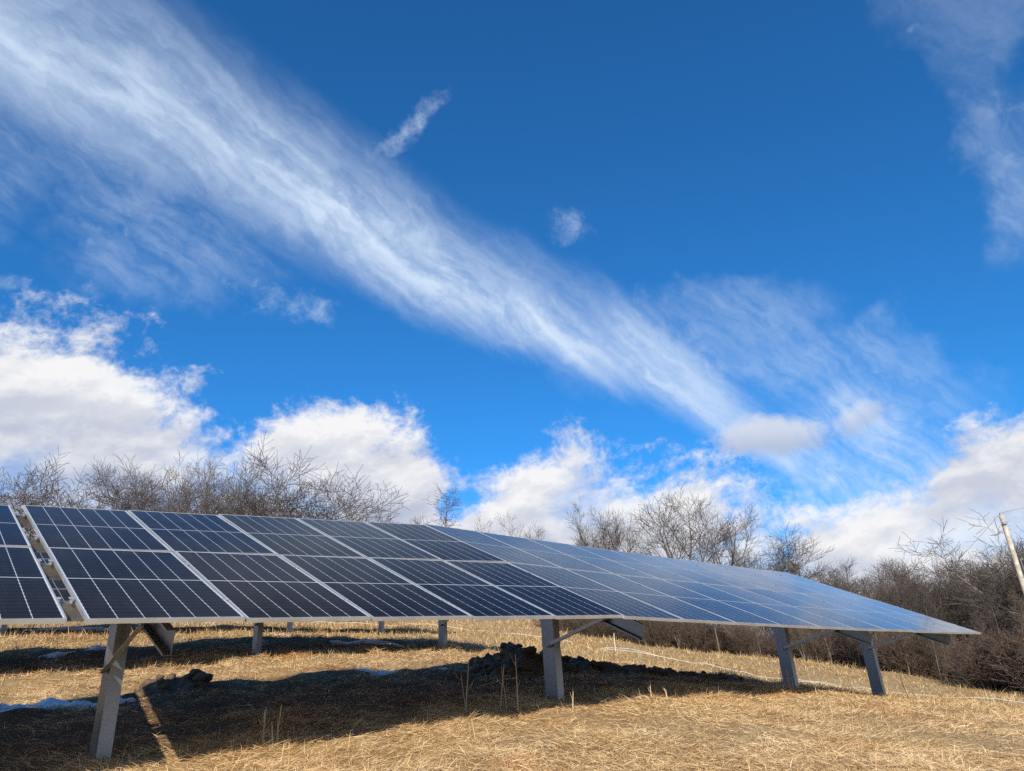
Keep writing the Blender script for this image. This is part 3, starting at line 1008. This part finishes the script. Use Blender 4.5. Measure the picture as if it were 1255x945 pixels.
def tree_mesh(kind, seed):
    """returns trunk and crown meshes of a leafless tree about 10 m tall"""
    R = np.random.default_rng(seed)
    out = [[], []]
    O = np.zeros(3)
    if kind == 'scrub':          # low forking, wide rounded crown of thorny twigs
        spec = [lv(1, 2.2, 0, 4, 8, .07, .02, bare=.35, tip=.6, rmin=.0095, trunk_levels=1),
                lv(7, 5.4, 36, 7, 6, .10, .035, .62, .22, .10, .18), lv(11, 2.7, 46, 5, 4, .13, .03, .5, .25, .35, .12),
                lv(9, 1.25, 48, 3, 3, .09, .03, .55, .3, .35, .1), lv(11, .75, 46, 3, 3, .08, .03, .6, .5, .3, .1)]
        grow(R, O - [0, 0, .4], np.array([.05, .05, 1.]), 2.4, .20, 0, spec, out)
    elif kind == 'fork':         # tall, big limbs in open V
        spec = [lv(1, 4.6, 0, 5, 9, .05, .03, bare=.5, tip=.65, rmin=.0095, trunk_levels=1),
                lv(5, 6.6, 27, 8, 7, .07, .045, .68, .16, .15, .25), lv(10, 3.1, 40, 6, 4, .10, .05, .48, .2, .45, .2),
                lv(8, 1.5, 42, 4, 3, .12, .05, .5, .3, .4, .15), lv(8, .9, 42, 3, 3, .07, .04, .6, .5, .3, .1)]
        grow(R, O - [0, 0, .4], np.array([R.normal(0, .1), R.normal(0, .1), 1.]), 5.0, .24, 0, spec, out)
    elif kind == 'fan':          # multi-stem upright fan
        spec = [lv(1, 1.0, 0, 2, 8, .05, .02, bare=.2, tip=.8, rmin=.0095, trunk_levels=1),
                lv(8, 8.0, 20, 8, 6, .06, .03, .55, .14, .1, .25), lv(13, 2.6, 32, 5, 4, .09, .05, .45, .25, .45, .12),
                lv(8, 1.2, 38, 3, 3, .1, .05, .55, .3, .4, .1), lv(7, .75, 40, 3, 3, .07, .04, .6, .5, .3, .1)]
        grow(R, O - [0, 0, .3], np.array([0, 0, 1.]), 1.2, .24, 0, spec, out)
    elif kind == 'slim':         # single pole with short shoots all the way up
        spec = [lv(1, 10, 0, 12, 8, .035, .03, bare=.25, tip=.12, rmin=.0095, trunk_levels=0),
                lv(34, 1.9, 55, 5, 4, .13, .03, .35, .25, .45, .1), lv(7, .8, 48, 3, 3, .14, .02, .55, .3, .4, .1),
                lv(5, .4, 48, 2, 3, .14, .0, .6, .5, .3, .1)]
        grow(R, O - [0, 0, .3], np.array([0, 0, 1.]), 10.3, .17, 0, spec, out)
    elif kind == 'wood':         # forest-grown: straight stem, narrow crown
        spec = [lv(1, 9.2, 0, 10, 7, .04, .03, bare=.38, tip=.18, rmin=.0095, trunk_levels=0),
                lv(17, 3.0, 42, 6, 5, .10, .06, .5, .2, .45, .15), lv(10, 1.35, 42, 4, 3, .12, .04, .5, .3, .4, .12),
                lv(8, .85, 44, 3, 3, .07, .05, .6, .5, .3, .1)]
        grow(R, O - [0, 0, .4], np.array([R.normal(0, .07), R.normal(0, .07), 1.]), 9.6, .15, 0, spec, out)
    elif kind == 'gnarled':      # dark crooked limbs reaching far to one side
        spec = [lv(1, 3.4, 0, 6, 9, .08, .01, bare=.35, tip=.7, rmin=.0095, trunk_levels=1),
                lv(6, 6.6, 44, 10, 7, .15, .03, .66, .15, .1, .2), lv(9, 3.0, 52, 7, 4, .20, .02, .5, .22, .35, .15),
                lv(8, 1.3, 52, 4, 3, .2, .02, .5, .3, .4, .1), lv(8, .8, 52, 3, 3, .13, .0, .6, .5, .3, .1)]
        grow(R, O - [0, 0, .4], np.array([-.18, 0, 1.]), 3.8, .27, 0, spec, out)
    tr, cr = out
    top = max(p[0][:, 2].max() for p in cr)
    s = 10.0 / top
    sc = lambda L: [(p * s, r * (s if s < 1 else 1), k) for p, r, k in L]
    return paths_mesh(kind + ' trunk', sc(tr)), paths_mesh(kind + ' crown', sc(cr)), top


def pine_meshes(seed):
    R = np.random.default_rng(seed)
    tr = [(np.array([[0, 0, -.3], [.05, 0, 5], [0, .05, 10.]]), np.array([.2, .13, .03]), 8)]
    V = []
    for i in range(90):
        z = 2.4 + 7.4 * (i / 90) ** .9
        L = (10.6 - z) * .42 * R.uniform(.6, 1.15)
        a = R.uniform(0, 6.28)
        tip = np.array([math.cos(a) * L, math.sin(a) * L, z + R.uniform(-.1, .35) * L])
        tr.append((np.array([[0, 0, z], tip * .55 + np.array([0, 0, z]) * .45, tip]), np.array([.035, .022, .008]), 4))
        for j in range(int(26 * L) + 6):
            t = R.uniform(.3, 1.0)
            c = np.array([0, 0, z]) * (1 - t) + tip * t + R.normal(0, .10, 3)
            for q in range(3):
                dv = R.normal(0, 1, 3) + np.array([math.cos(a), math.sin(a), .3]) * .9; dv /= np.linalg.norm(dv)
                sv = np.cross(dv, R.normal(0, 1, 3)); sv /= np.linalg.norm(sv)
                V.append([c - sv * .02, c + sv * .02, c + dv * R.uniform(.16, .30)])
    V = np.array(V).reshape(-1, 3); n = len(V) // 3
    return paths_mesh('pine trunk', tr), mesh_np('pine needles', V, np.arange(3 * n), np.full(n, 3))


class TreeKind:
    def __init__(self, kind, seed, bark, twig):
        self.tm, self.cm, self.h0 = tree_mesh(kind, seed)
        self.tm.materials.append(M[bark]); self.cm.materials.append(M[twig])
    def put(self, az, dist, h, rz, label, group=None, width=1.0, name='bare_tree', sink=0.0):
        x, y = math.sin(rad(az)) * dist, math.cos(rad(az)) * dist
        o = empty(name, (x, y, gz1(x, y) - sink), rz)
        s = h / 10.0
        o.scale = (s * width, s * width, s)
        tag(o, label, 'tree', group)
        mesh_obj('trunk', self.tm, [], o); mesh_obj('crown', self.cm, [], o)
        return o

K = dict(scrub_a=TreeKind('scrub', 11, 'bark', 'twig'), scrub_b=TreeKind('scrub', 12, 'bark', 'twig'), scrub_c=TreeKind('scrub', 14, 'bark', 'twig_tan'),
         fork_a=TreeKind('fork', 21, 'bark', 'twig'), fork_b=TreeKind('fork', 25, 'bark', 'twig'),
         fan_a=TreeKind('fan', 31, 'bark', 'twig_tan'), fan_b=TreeKind('fan', 33, 'bark', 'twig'),
         slim=TreeKind('slim', 41, 'bark', 'twig'),
         wood_a=TreeKind('wood', 51, 'bark', 'twig'), wood_b=TreeKind('wood', 52, 'bark_dark', 'twig_dark'), wood_c=TreeKind('wood', 53, 'bark', 'twig_tan'),
         gnarled=TreeKind('gnarled', 61, 'bark_dark', 'twig_dark'))

G1 = 'scrubby trees above the left half of the front table'
def top_h(az, dist, el, extra=0):
    """height a tree needs for its crown to reach an elevation seen from the camera"""
    x, y = math.sin(rad(az)) * dist, math.cos(rad(az)) * dist
    return dist * math.tan(rad(el)) + 1.5 - gz1(x, y) + extra + (.6 if az < 0 else .2)
def stand(kind, az, dist, el, rz, label, group=None, width=1.0, **k):
    return K[kind].put(az, dist, top_h(az, dist, el), rz, label, group, width, **k)

stand('scrub_a', -34.6, 50, 17.4, .4, 'wide leafless tree at the far left, above the short solar table', G1, 1.0)
stand('scrub_b', -30.8, 56, 12.6, 2.2, 'low leafless tree between the far left tree and the tall thicket', G1, .8)
stand('scrub_b', -27.6, 52, 18.3, 4.4, 'first tall leafless tree of the thicket, its limbs leaning left', G1, .7)
stand('scrub_c', -25.2, 54, 18.9, 1.0, 'tallest leafless tree in the middle of the brown thicket', G1, .75)
stand('fan_b', -23.8, 56, 18.0, 3.0, 'dense upright leafless tree in the brown thicket, behind the tallest one', G1, .9)
stand('scrub_a', -21.6, 53, 17.6, 5.1, 'dark forked leafless tree at the right end of the thicket', G1, .6)
stand('scrub_c', -19.0, 57, 13.0, .2, 'low tan leafless tree between the thicket and the broad round tree', G1, .75)
stand('scrub_a', -16.2, 50, 18.4, 2.6, 'broad round leafless tree, rightmost of the scrubby trees over the front table', G1, 1.1)
stand('scrub_b', -13.6, 56, 13.7, 3.7, 'small leafless tree half hidden at the right foot of the broad round tree', G1, .9)
stand('slim', -6.5, 68, 16.2, 1.0, 'slim lone leafless tree with short side shoots above the middle of the panels', None, 1.25)
stand('fan_a', -9.0, 82, 13.4, 2.0, 'far small leafless tree whose tips just clear the panels, left of the slim one')
stand('fan_a', .6, 70, 14.0, .7, 'small fan-shaped leafless tree alone right of the slim one', None, .85)
G2 = 'tall bare trees above the bend of the front table'
stand('fan_b', 5.6, 62, 14.6, 1.4, 'upright leafless tree, leftmost of the tall group above the bend', G2, .75)
stand('fork_b', 8.4, 64, 14.0, 2.5, 'thinner leafless tree second from the left in the tall group', G2, .7)
stand('fork_a', 11.6, 58, 15.2, 3.1, 'tallest leafless tree of the group, with a big open fork', G2, .95)
stand('fork_b', 14.6, 60, 13.6, 5.6, 'leafless tree with arching limbs right of the big forked one', G2, .85)
stand('scrub_b', 17.0, 60, 11.2, 1.7, 'rounded leafless tree, rightmost of the tall group', G2, 1.0)
stand('scrub_c', 18.6, 64, 9.3, 1.7, 'lowest leafless tree leaning off the right side of the tall group', G2, .75)

pt, pc = pine_meshes(5)
pt.materials.append(M['bark_dark']); pc.materials.append(M['needle'])
x_, y_ = math.sin(rad(20.0)) * 66, math.cos(rad(20.0)) * 66
o = empty('pine_tree', (x_, y_, gz1(x_, y_))); h = top_h(20.0, 66, 8.6); o.scale = (h / 10,) * 3
tag(o, 'dark green pine, the only evergreen, poking up behind the right part of the panels', 'tree')
mesh_obj('trunk', pt, [], o); mesh_obj('crown', pc, [], o)

# the wood on the right
GW = 'leafless trees of the wood on the right'
stand('fan_a', 21.9, 58, 8.9, .5, 'pale upright leafless tree at the left edge of the wood, beside the pine', GW, 1.0)
rw = np.random.default_rng(77)
kinds = ['wood_a', 'wood_b', 'wood_c', 'fan_b', 'wood_b', 'wood_a', 'fork_b', 'scrub_b']
for i in range(95):
    az_ = 20.5 + 23.5 * ((i * .618034) % 1) + rw.normal(0, .3)
    near = 47 - (az_ - 18) * .42
    d_ = near + 34 * rw.random() ** 1.6
    el_ = np.interp(az_, [20, 23, 26, 30, 34, 40], [6.9, 7.6, 7.7, 7.7, 8.3, 9.0]) + rw.normal(-.4, .6)
    stand(kinds[rw.integers(len(kinds))], az_, d_, el_, rw.uniform(0, 6.28), 'grey-brown leafless tree standing in the dense wood beyond the right end of the panels', GW, rw.uniform(.75, 1.1))
for i in range(30):   # the same wood seen under the panels further left
    az_ = 8.5 + 12.5 * ((i * .618034) % 1)
    d_ = 52 + 22 * rw.random()
    stand(['wood_a', 'wood_b', 'wood_c'][i % 3], az_, d_, np.interp(az_, [8, 14, 20], [9.5, 8.5, 6.8]) + rw.normal(0, .4), rw.uniform(0, 6.28),
          'thin leafless tree of the wood whose stem shows under the panels', 'thin trees behind the brush under the panels', rw.uniform(.7, .95))
for i in range(26):
    az_ = 3.5 + 31 * ((i * .618034 + .3) % 1)
    edge = np.interp(az_, [2, 5, 9.3, 13, 17.6, 23, 26.5, 31.7, 42], [45, 43.5, 43, 44, 43, 40, 38, 34.5, 29])
    K[['wood_c', 'wood_a', 'fan_a'][i % 3]].put(az_, edge + rw.uniform(-.5, 3), rw.uniform(2.6, 4.6), rw.uniform(0, 6.28),
        'pale leafless sapling standing in front of the brush at the edge of the wood', 'saplings along the brush', rw.uniform(.6, .9), 'sapling')
stand('gnarled', 35.2, 41, 10.6, .3, 'big dark crooked leafless tree by the utility pole, limbs reaching left', None, 1.0)
stand('gnarled', 38.0, 46, 10.2, 2.4, 'dark crooked leafless tree right behind the utility pole', None, .9)
stand('fan_a', 31.6, 40, 4.8, 2.0, 'pale grey leafless sapling in front of the dark wood, left of the pole', None, .9)

# ------------------------------------------------------------------ brush along the edge of the wood
def shrub_meshes(seed, stems, leafy):
    R = np.random.default_rng(seed)
    spec = [lv(1, 2.2, 0, 5, 3, .12, .05, bare=.12, tip=.3, rmin=.006, trunk_levels=9),
            lv(9, .95, 38, 4, 3, .14, .05, .6, .3, .3, .1), lv(6, .45, 42, 2, 3, .16, .03, .7, .5, .3, .1)]
    out = [[], []]
    for i in range(stems):
        a = R.uniform(0, 6.28); t = abs(R.normal(0, .38))
        r0 = R.uniform(0, .7)
        grow(R, np.array([math.cos(a) * r0, math.sin(a) * r0, -.1]), np.array([math.sin(t) * math.cos(a), math.sin(t) * math.sin(a), math.cos(t)]),
             R.uniform(1.3, 2.5), R.uniform(.008, .018), 0, spec, out)
    me = paths_mesh('brush stems', out[0])
    P = np.concatenate([p[0] for p in out[0]])
    P = P[P[:, 2] > .3]
    q = P[R.integers(0, len(P), leafy)]
    d = R.normal(0, 1, (leafy, 3)); d /= np.linalg.norm(d, axis=1)[:, None]
    s = np.cross(d, R.normal(0, 1, (leafy, 3))); s /= np.linalg.norm(s, axis=1)[:, None]
    L = R.uniform(.05, .10, (leafy, 1))
    V = np.stack([q, q + d * L * .5 + s * L * .3, q + d * L, q + d * L * .5 - s * L * .3], 1).reshape(-1, 3)
    lm = mesh_np('dead leaves', V, np.arange(4 * leafy), np.full(leafy, 4))
    return me, lm
SH = []
for i, (st, lf, mt) in enumerate(((60, 200, 'brush'), (55, 600, 'brush'), (60, 100, 'twig'), (55, 150, 'twig_tan'))):
    a_, b_ = shrub_meshes(200 + i, st, lf)
    a_.materials.append(M[mt]); b_.materials.append(M['leaf'])
    SH.append((a_, b_))
def shrub(kind, az, dist, h, label, group):
    x, y = math.sin(rad(az)) * dist, math.cos(rad(az)) * dist
    o = empty('shrub', (x, y, gz1(x, y)), rw.uniform(0, 6.28))
    s = h * .62 / 2.6
    o.scale = (s * 1.15, s * 1.15, s)
    tag(o, label, 'shrub', group)
    mesh_obj('stems', SH[kind][0], [], o); mesh_obj('dead_leaves', SH[kind][1], [], o)
for i in range(105):
    az_ = 2.0 + 39 * ((i * .618034) % 1) + rw.normal(0, .2)
    edge = np.interp(az_, [2, 5, 9.3, 13, 17.6, 23, 26.5, 31.7, 42], [45, 43.5, 43, 44, 43, 40, 38, 34.5, 29])
    d_ = edge + 9 * rw.random() ** 1.5
    h_ = np.interp(az_, [2, 10, 16, 24, 32, 40], [3.0, 2.9, 2.6, 3.0, 3.4, 3.6]) * rw.uniform(.65, 1.2)
    red = rw.random() < np.interp(az_, [4, 14, 22, 30], [.5, .5, .8, .9])
    k_ = int(rw.integers(0, 2)) if red else int(rw.integers(2, 4))
    shrub(k_, az_, d_, h_, ['red-brown leafless brush growing along the foot of the wood', 'red-brown brush hung with dead leaves along the foot of the wood',
          'grey leafless brush growing along the foot of the wood', 'tan leafless brush growing along the foot of the wood'][k_], 'brush along the foot of the wood')

# ------------------------------------------------------------------ soil heaps, snow, weeds
def patch(name, x, y, rx, ry, rz, height, m_, label, cat, seed, rough=.5, group=None, n=46, sharp=1.0, clods=0, ragged=1.3):
    """a lump lying on the ground: a sheet raised in the middle whose rim dives under the field"""
    t = np.linspace(-1.25, 1.25, n)
    A, B = np.meshgrid(t, t); A, B = A.ravel(), B.ravel()
    c, s = math.cos(rz), math.sin(rz)
    X, Y = A * rx * c - B * ry * s, A * rx * s + B * ry * c
    g0 = gz1(x, y)
    rr = np.hypot(A, B) + (fbm(A * 1.9 + seed, B * 1.9 + seed * 2, 4) - .5) * ragged
    prof = np.clip(1 - np.maximum(rr, .12), -.4, .88)
    prof = np.where(prof > 0, prof ** sharp, prof)
    k = fbm(X * 2.7 + seed * 3.37 + .41, Y * 2.7 + .73, 4)
    p_ = np.where(prof > 0, 1 - (1 - np.clip(prof, 0, 1)) ** 1.7, prof)
    Z = height * (p_ * (1 + rough * (k - .5) * 1.6) * 1.15) + np.where(prof > 0, rough * height * (fbm(X * 9 + seed * 1.7 + .3, Y * 9 + .6, 3) - .5) * .8, 0)
    Z = np.where(prof < 0, np.minimum(Z, 0) - .03, Z)
    V = np.c_[X, Y, gz(X + x, Y + y) - g0 + Z]
    i = np.arange((n - 1) ** 2); r, q = i // (n - 1), i % (n - 1); a = r * n + q
    F = np.c_[a, a + 1, a + n + 1, a + n]
    keep = (prof[F] > -.3).any(1)
    V0 = V; F = F[keep]
    flat, lt = list(F.ravel()), [4] * len(F)
    R = np.random.default_rng(seed)
    for j in range(clods):
        ii = R.integers(len(V0)); 
        if prof[ii] < .02: continue
        r_ = .015 + .075 * R.random() ** 2.5
        bm = bmesh.new(); bmesh.ops.create_icosphere(bm, subdivisions=2, radius=1)
        cv = np.array([v.co for v in bm.verts]); cf = [[v.index for v in f.verts] for f in bm.faces]; bm.free()
        nn = 1 + (fbm(cv[:, 0] * 1.7 + j, cv[:, 1] * 1.7 + cv[:, 2] * 2.1, 3) - .5) * 1.1
        cv = cv * nn[:, None] * np.array([r_ * R.uniform(.9, 1.7), r_, r_ * R.uniform(.6, 1)]) + V0[ii] + [0, 0, r_ * .25]
        b = len(V); V = np.concatenate([V, cv])
        flat += [b + q for f in cf for q in f]; lt += [3] * len(cf)
    me = mesh_np(name, V, flat, lt, True)
    o = mesh_obj(name, me, m_)
    o.location = (x, y, g0)
    return tag(o, label, cat, group)

GM = 'heaps of dark soil behind the front posts'
ua = math.atan2(ROW_U[1], ROW_U[0])
def heap(x, y, rx, ry, h, label, seed, clods): patch('soil_heap', x, y, rx * 1.1, ry * 1.2, ua, h, M['soil'], label, 'soil heap', seed, .7, GM, 70, .8, clods, .9)
heap(-.05, 15.0, 1.05, .75, .36, 'largest heap of dark torn soil, left of the second front post', 1, 160)
heap(1.35, 16.6, 1.2, .5, .19, 'long low heap of dark soil just right of the second front post', 2, 120)
heap(2.85, 17.0, 1.2, .42, .13, 'dark soil heap halfway along the shaded ridge, under the tapered rafter end', 3, 90)
heap(4.1, 17.6, 1.2, .36, .10, 'lowest soil heap at the right tip of the shaded ridge', 4, 60)
heap(-5.55, 12.0, .5, .4, .20, 'dark clod of soil at the upper end of the thin sunlit strip', 5, 60)
GS = 'patches of old snow in the shade of the panels'
def snow(x, y, rx, ry, rz, h, label, seed): patch('snow_patch', x, y, rx, ry, rz, h, M['snow'], label, 'snow patch', seed, .4, GS, 56, .6, 0, 2.1)
snow(-6.7, 10.65, .5, .3, .25, .07, 'largest patch of old snow, left of the nearest post', 11)
snow(-5.95, 11.1, .34, .15, .5, .05, 'snow patch touching the left side of the nearest post', 12)
snow(-2.8, 14.35, .42, .2, .6, .035, 'snow patch in the middle of the shade, left of the big soil heap', 13)
snow(-1.9, 15.2, .32, .12, .6, .04, 'small snow patch close to the big soil heap', 14)
snow(-10.9, 18.3, .8, .18, .75, .05, 'thin snow strip in the second row shade at the far left', 16)
snow(-4.6, 22.6, 1.1, .2, .75, .05, 'thin snow strip in the second row shade left of the middle post', 18)
snow(-8.0, 24.2, .40, .16, .6, .06, 'tiny sunlit snow patch between the second and third rows', 19)
snow(-15.5, 26.2, 1.4, .3, .75, .06, 'snow strip in the third row shade at the far left', 20)


def weed(x, y, h, seed, stems, label, spread=.12):
    R = np.random.default_rng(seed)
    g = gz1(x, y)
    o = empty('dead_weed', (x, y, g)); tag(o, label, 'dead weed', 'dead weeds standing in the straw')
    paths = []
    for i in range(stems):
        p = np.array([R.normal(0, spread * .5), R.normal(0, spread * .5), -.03]); d = np.array([R.normal(0, .10), R.normal(0, .10), 1.])
        hh = h * R.uniform(.55, 1.0) if i else h
        pts = [p]
        for j in range(5):
            d = d + R.normal(0, .05, 3); d /= np.linalg.norm(d); pts.append(pts[-1] + d * hh / 5)
        paths.append((np.array(pts), np.linspace(.009, .004, 6), 5))
        for j in range(int(R.integers(1, 4))):
            q = pts[int(R.integers(2, 5))]; e = np.array([R.normal(0, .8), R.normal(0, .8), .8]); e /= np.linalg.norm(e)
            paths.append((np.array([q, q + e * hh * .14, q + e * hh * .24 + [0, 0, .03]]), np.array([.004, .003, .002]), 4))
    mesh_obj('stalks', paths_mesh('stalks', paths), M['stalk'], o)
weed(-2.48, 7.63, .40, 1, 5, 'tuft of pale dead stalks nearest the camera, left of centre', .10)
weed(-.80, 9.58, .62, 2, 2, 'forked dead weed at the edge of the shade, left of the other one')
weed(-.37, 10.0, .66, 3, 3, 'dead weed with crossing stalks, just left of the second front post', .2)
weed(.55, 9.9, .30, 4, 1, 'single short dead stalk in front of the second front post')
weed(1.75, 11.0, .26, 5, 2, 'short pair of dead stalks right of the second front post', .25)
weed(-5.7, 12.6, .30, 6, 3, 'small dead weed by the soil clod near the sunlit strip')
weed(4.75, 14.5, .36, 7, 6, 'low bunch of dead weeds at the foot of the third front post', .1)
weed(8.9, 18.6, .9, 8, 1, 'thin tall dead stalk right of the last front post')
weed(9.6, 21.2, .45, 9, 5, 'dead weeds by the rope right of the last front post', .1)

# ------------------------------------------------------------------ ropes, stake, pole, wires
def rope(pts, label, r=.013, group='white ropes laid along the edge of the field'):
    P = []
    pts = np.array(pts, float)
    for a, b in zip(pts[:-1], pts[1:]):
        n = max(2, int(np.linalg.norm(b - a) / .6))
        for t in np.linspace(0, 1, n, endpoint=False): P.append(a * (1 - t) + b * t)
    P.append(pts[-1]); P = np.array(P)
    P = P + np.c_[np.sin(np.arange(len(P)) * .5) * .04, np.cos(np.arange(len(P)) * .4) * .04]
    z = gz(P[:, 0], P[:, 1]) + .12 + .025 * np.sin(np.arange(len(P)) * .55)
    o = mesh_obj('rope', paths_mesh('rope', [(np.c_[P, z], np.full(len(P), r), 8)]), M['rope'])
    tag(o, label, 'rope', group)
rope([(-12.5, 43.2), (-7.4, 41.3), (-3.5, 39.6), (-.25, 38.1), (2.2, 37)], 'white rope crossing the sunny slope behind the middle posts')
rope([(3.4, 36.2), (5.2, 34.8), (7.0, 33.3), (9.5, 30.5), (12.5, 27.4), (14.7, 24.1), (16.5, 21)], 'long white rope running down to the right past the last two posts')
rope([(3.6, 37.2), (5.3, 36.2), (6.6, 35.2)], 'short upper strand of white rope by the thin stake')
rope([(9.9, 29.2), (11.2, 28.4), (12.4, 26.6), (13.2, 25.9)], 'loose white strand lying just below the long rope near the last post')
mb = MB(); g = gz1(4.15, 36.6)
mb.tube([(0, 0, -.2), (0, .01, .4), (.01, 0, .85)], [.02, .02, .016], 8)
mb.tube([(0, -.012, .50), (0, -.04, .50)], [.014, .01], 6)
o = mb.build('stake', M['rope']); o.location = (4.15, 36.6, g)
tag(o, 'thin pale stake standing beside the upper strand of rope', 'stake')

px_, py_ = 20.93, 31.72
g = gz1(px_, py_)
H_ = 8.12 - g
o = empty('utility_pole', (px_, py_, g)); tag(o, 'weathered wooden utility pole at the right edge, in front of the dark crooked trees', 'pole')
mb = MB(); mb.tube([(0, 0, -.6), (.02, .01, H_ * .5), (.08, 0, H_ - .04), (.082, 0, H_)], [.125, .112, .095, .08], 14)
mb.build('shaft', M['pole'], o, True)
mb = MB(); mb.tube([(.08, 0, H_ - .003), (.08, 0, H_ + .10), (.08, 0, H_ + .12)], [.05, .05, .02], 10); mb.build('insulator', M['galv_dark'], o)
mb = MB()
mb.box((-.06, -.16, H_ - .42), (.14, -.115, H_ - .32))
mb.tube([(.14, -.18, H_ - 1.9), (.14, -.19, H_ - 4.5)], [.02, .02], 6)
mb.build('bracket', M['galv_dark'], o)
def wire(p, q, sag, label):
    p, q = np.array(p, float), np.array(q, float)
    t = np.linspace(0, 1, 24)[:, None]
    P = p * (1 - t) + q * t - np.c_[np.zeros((24, 2)), sag * 4 * t * (1 - t)]
    o = mesh_obj('wire', paths_mesh('wire', [(P, np.full(24, .006), 6)]), M['wire'])
    tag(o, label, 'wire', 'wires on the utility pole')
wire((px_ + .08, py_, g + H_ + .1), (43, 34, 14.0), .5, 'thin wire rising from the pole top out of the right edge')
wire((px_ + .08, py_, g + H_ + .1), (27, 62, 5.0), .4, 'thin wire dropping from the pole top into the dark trees')
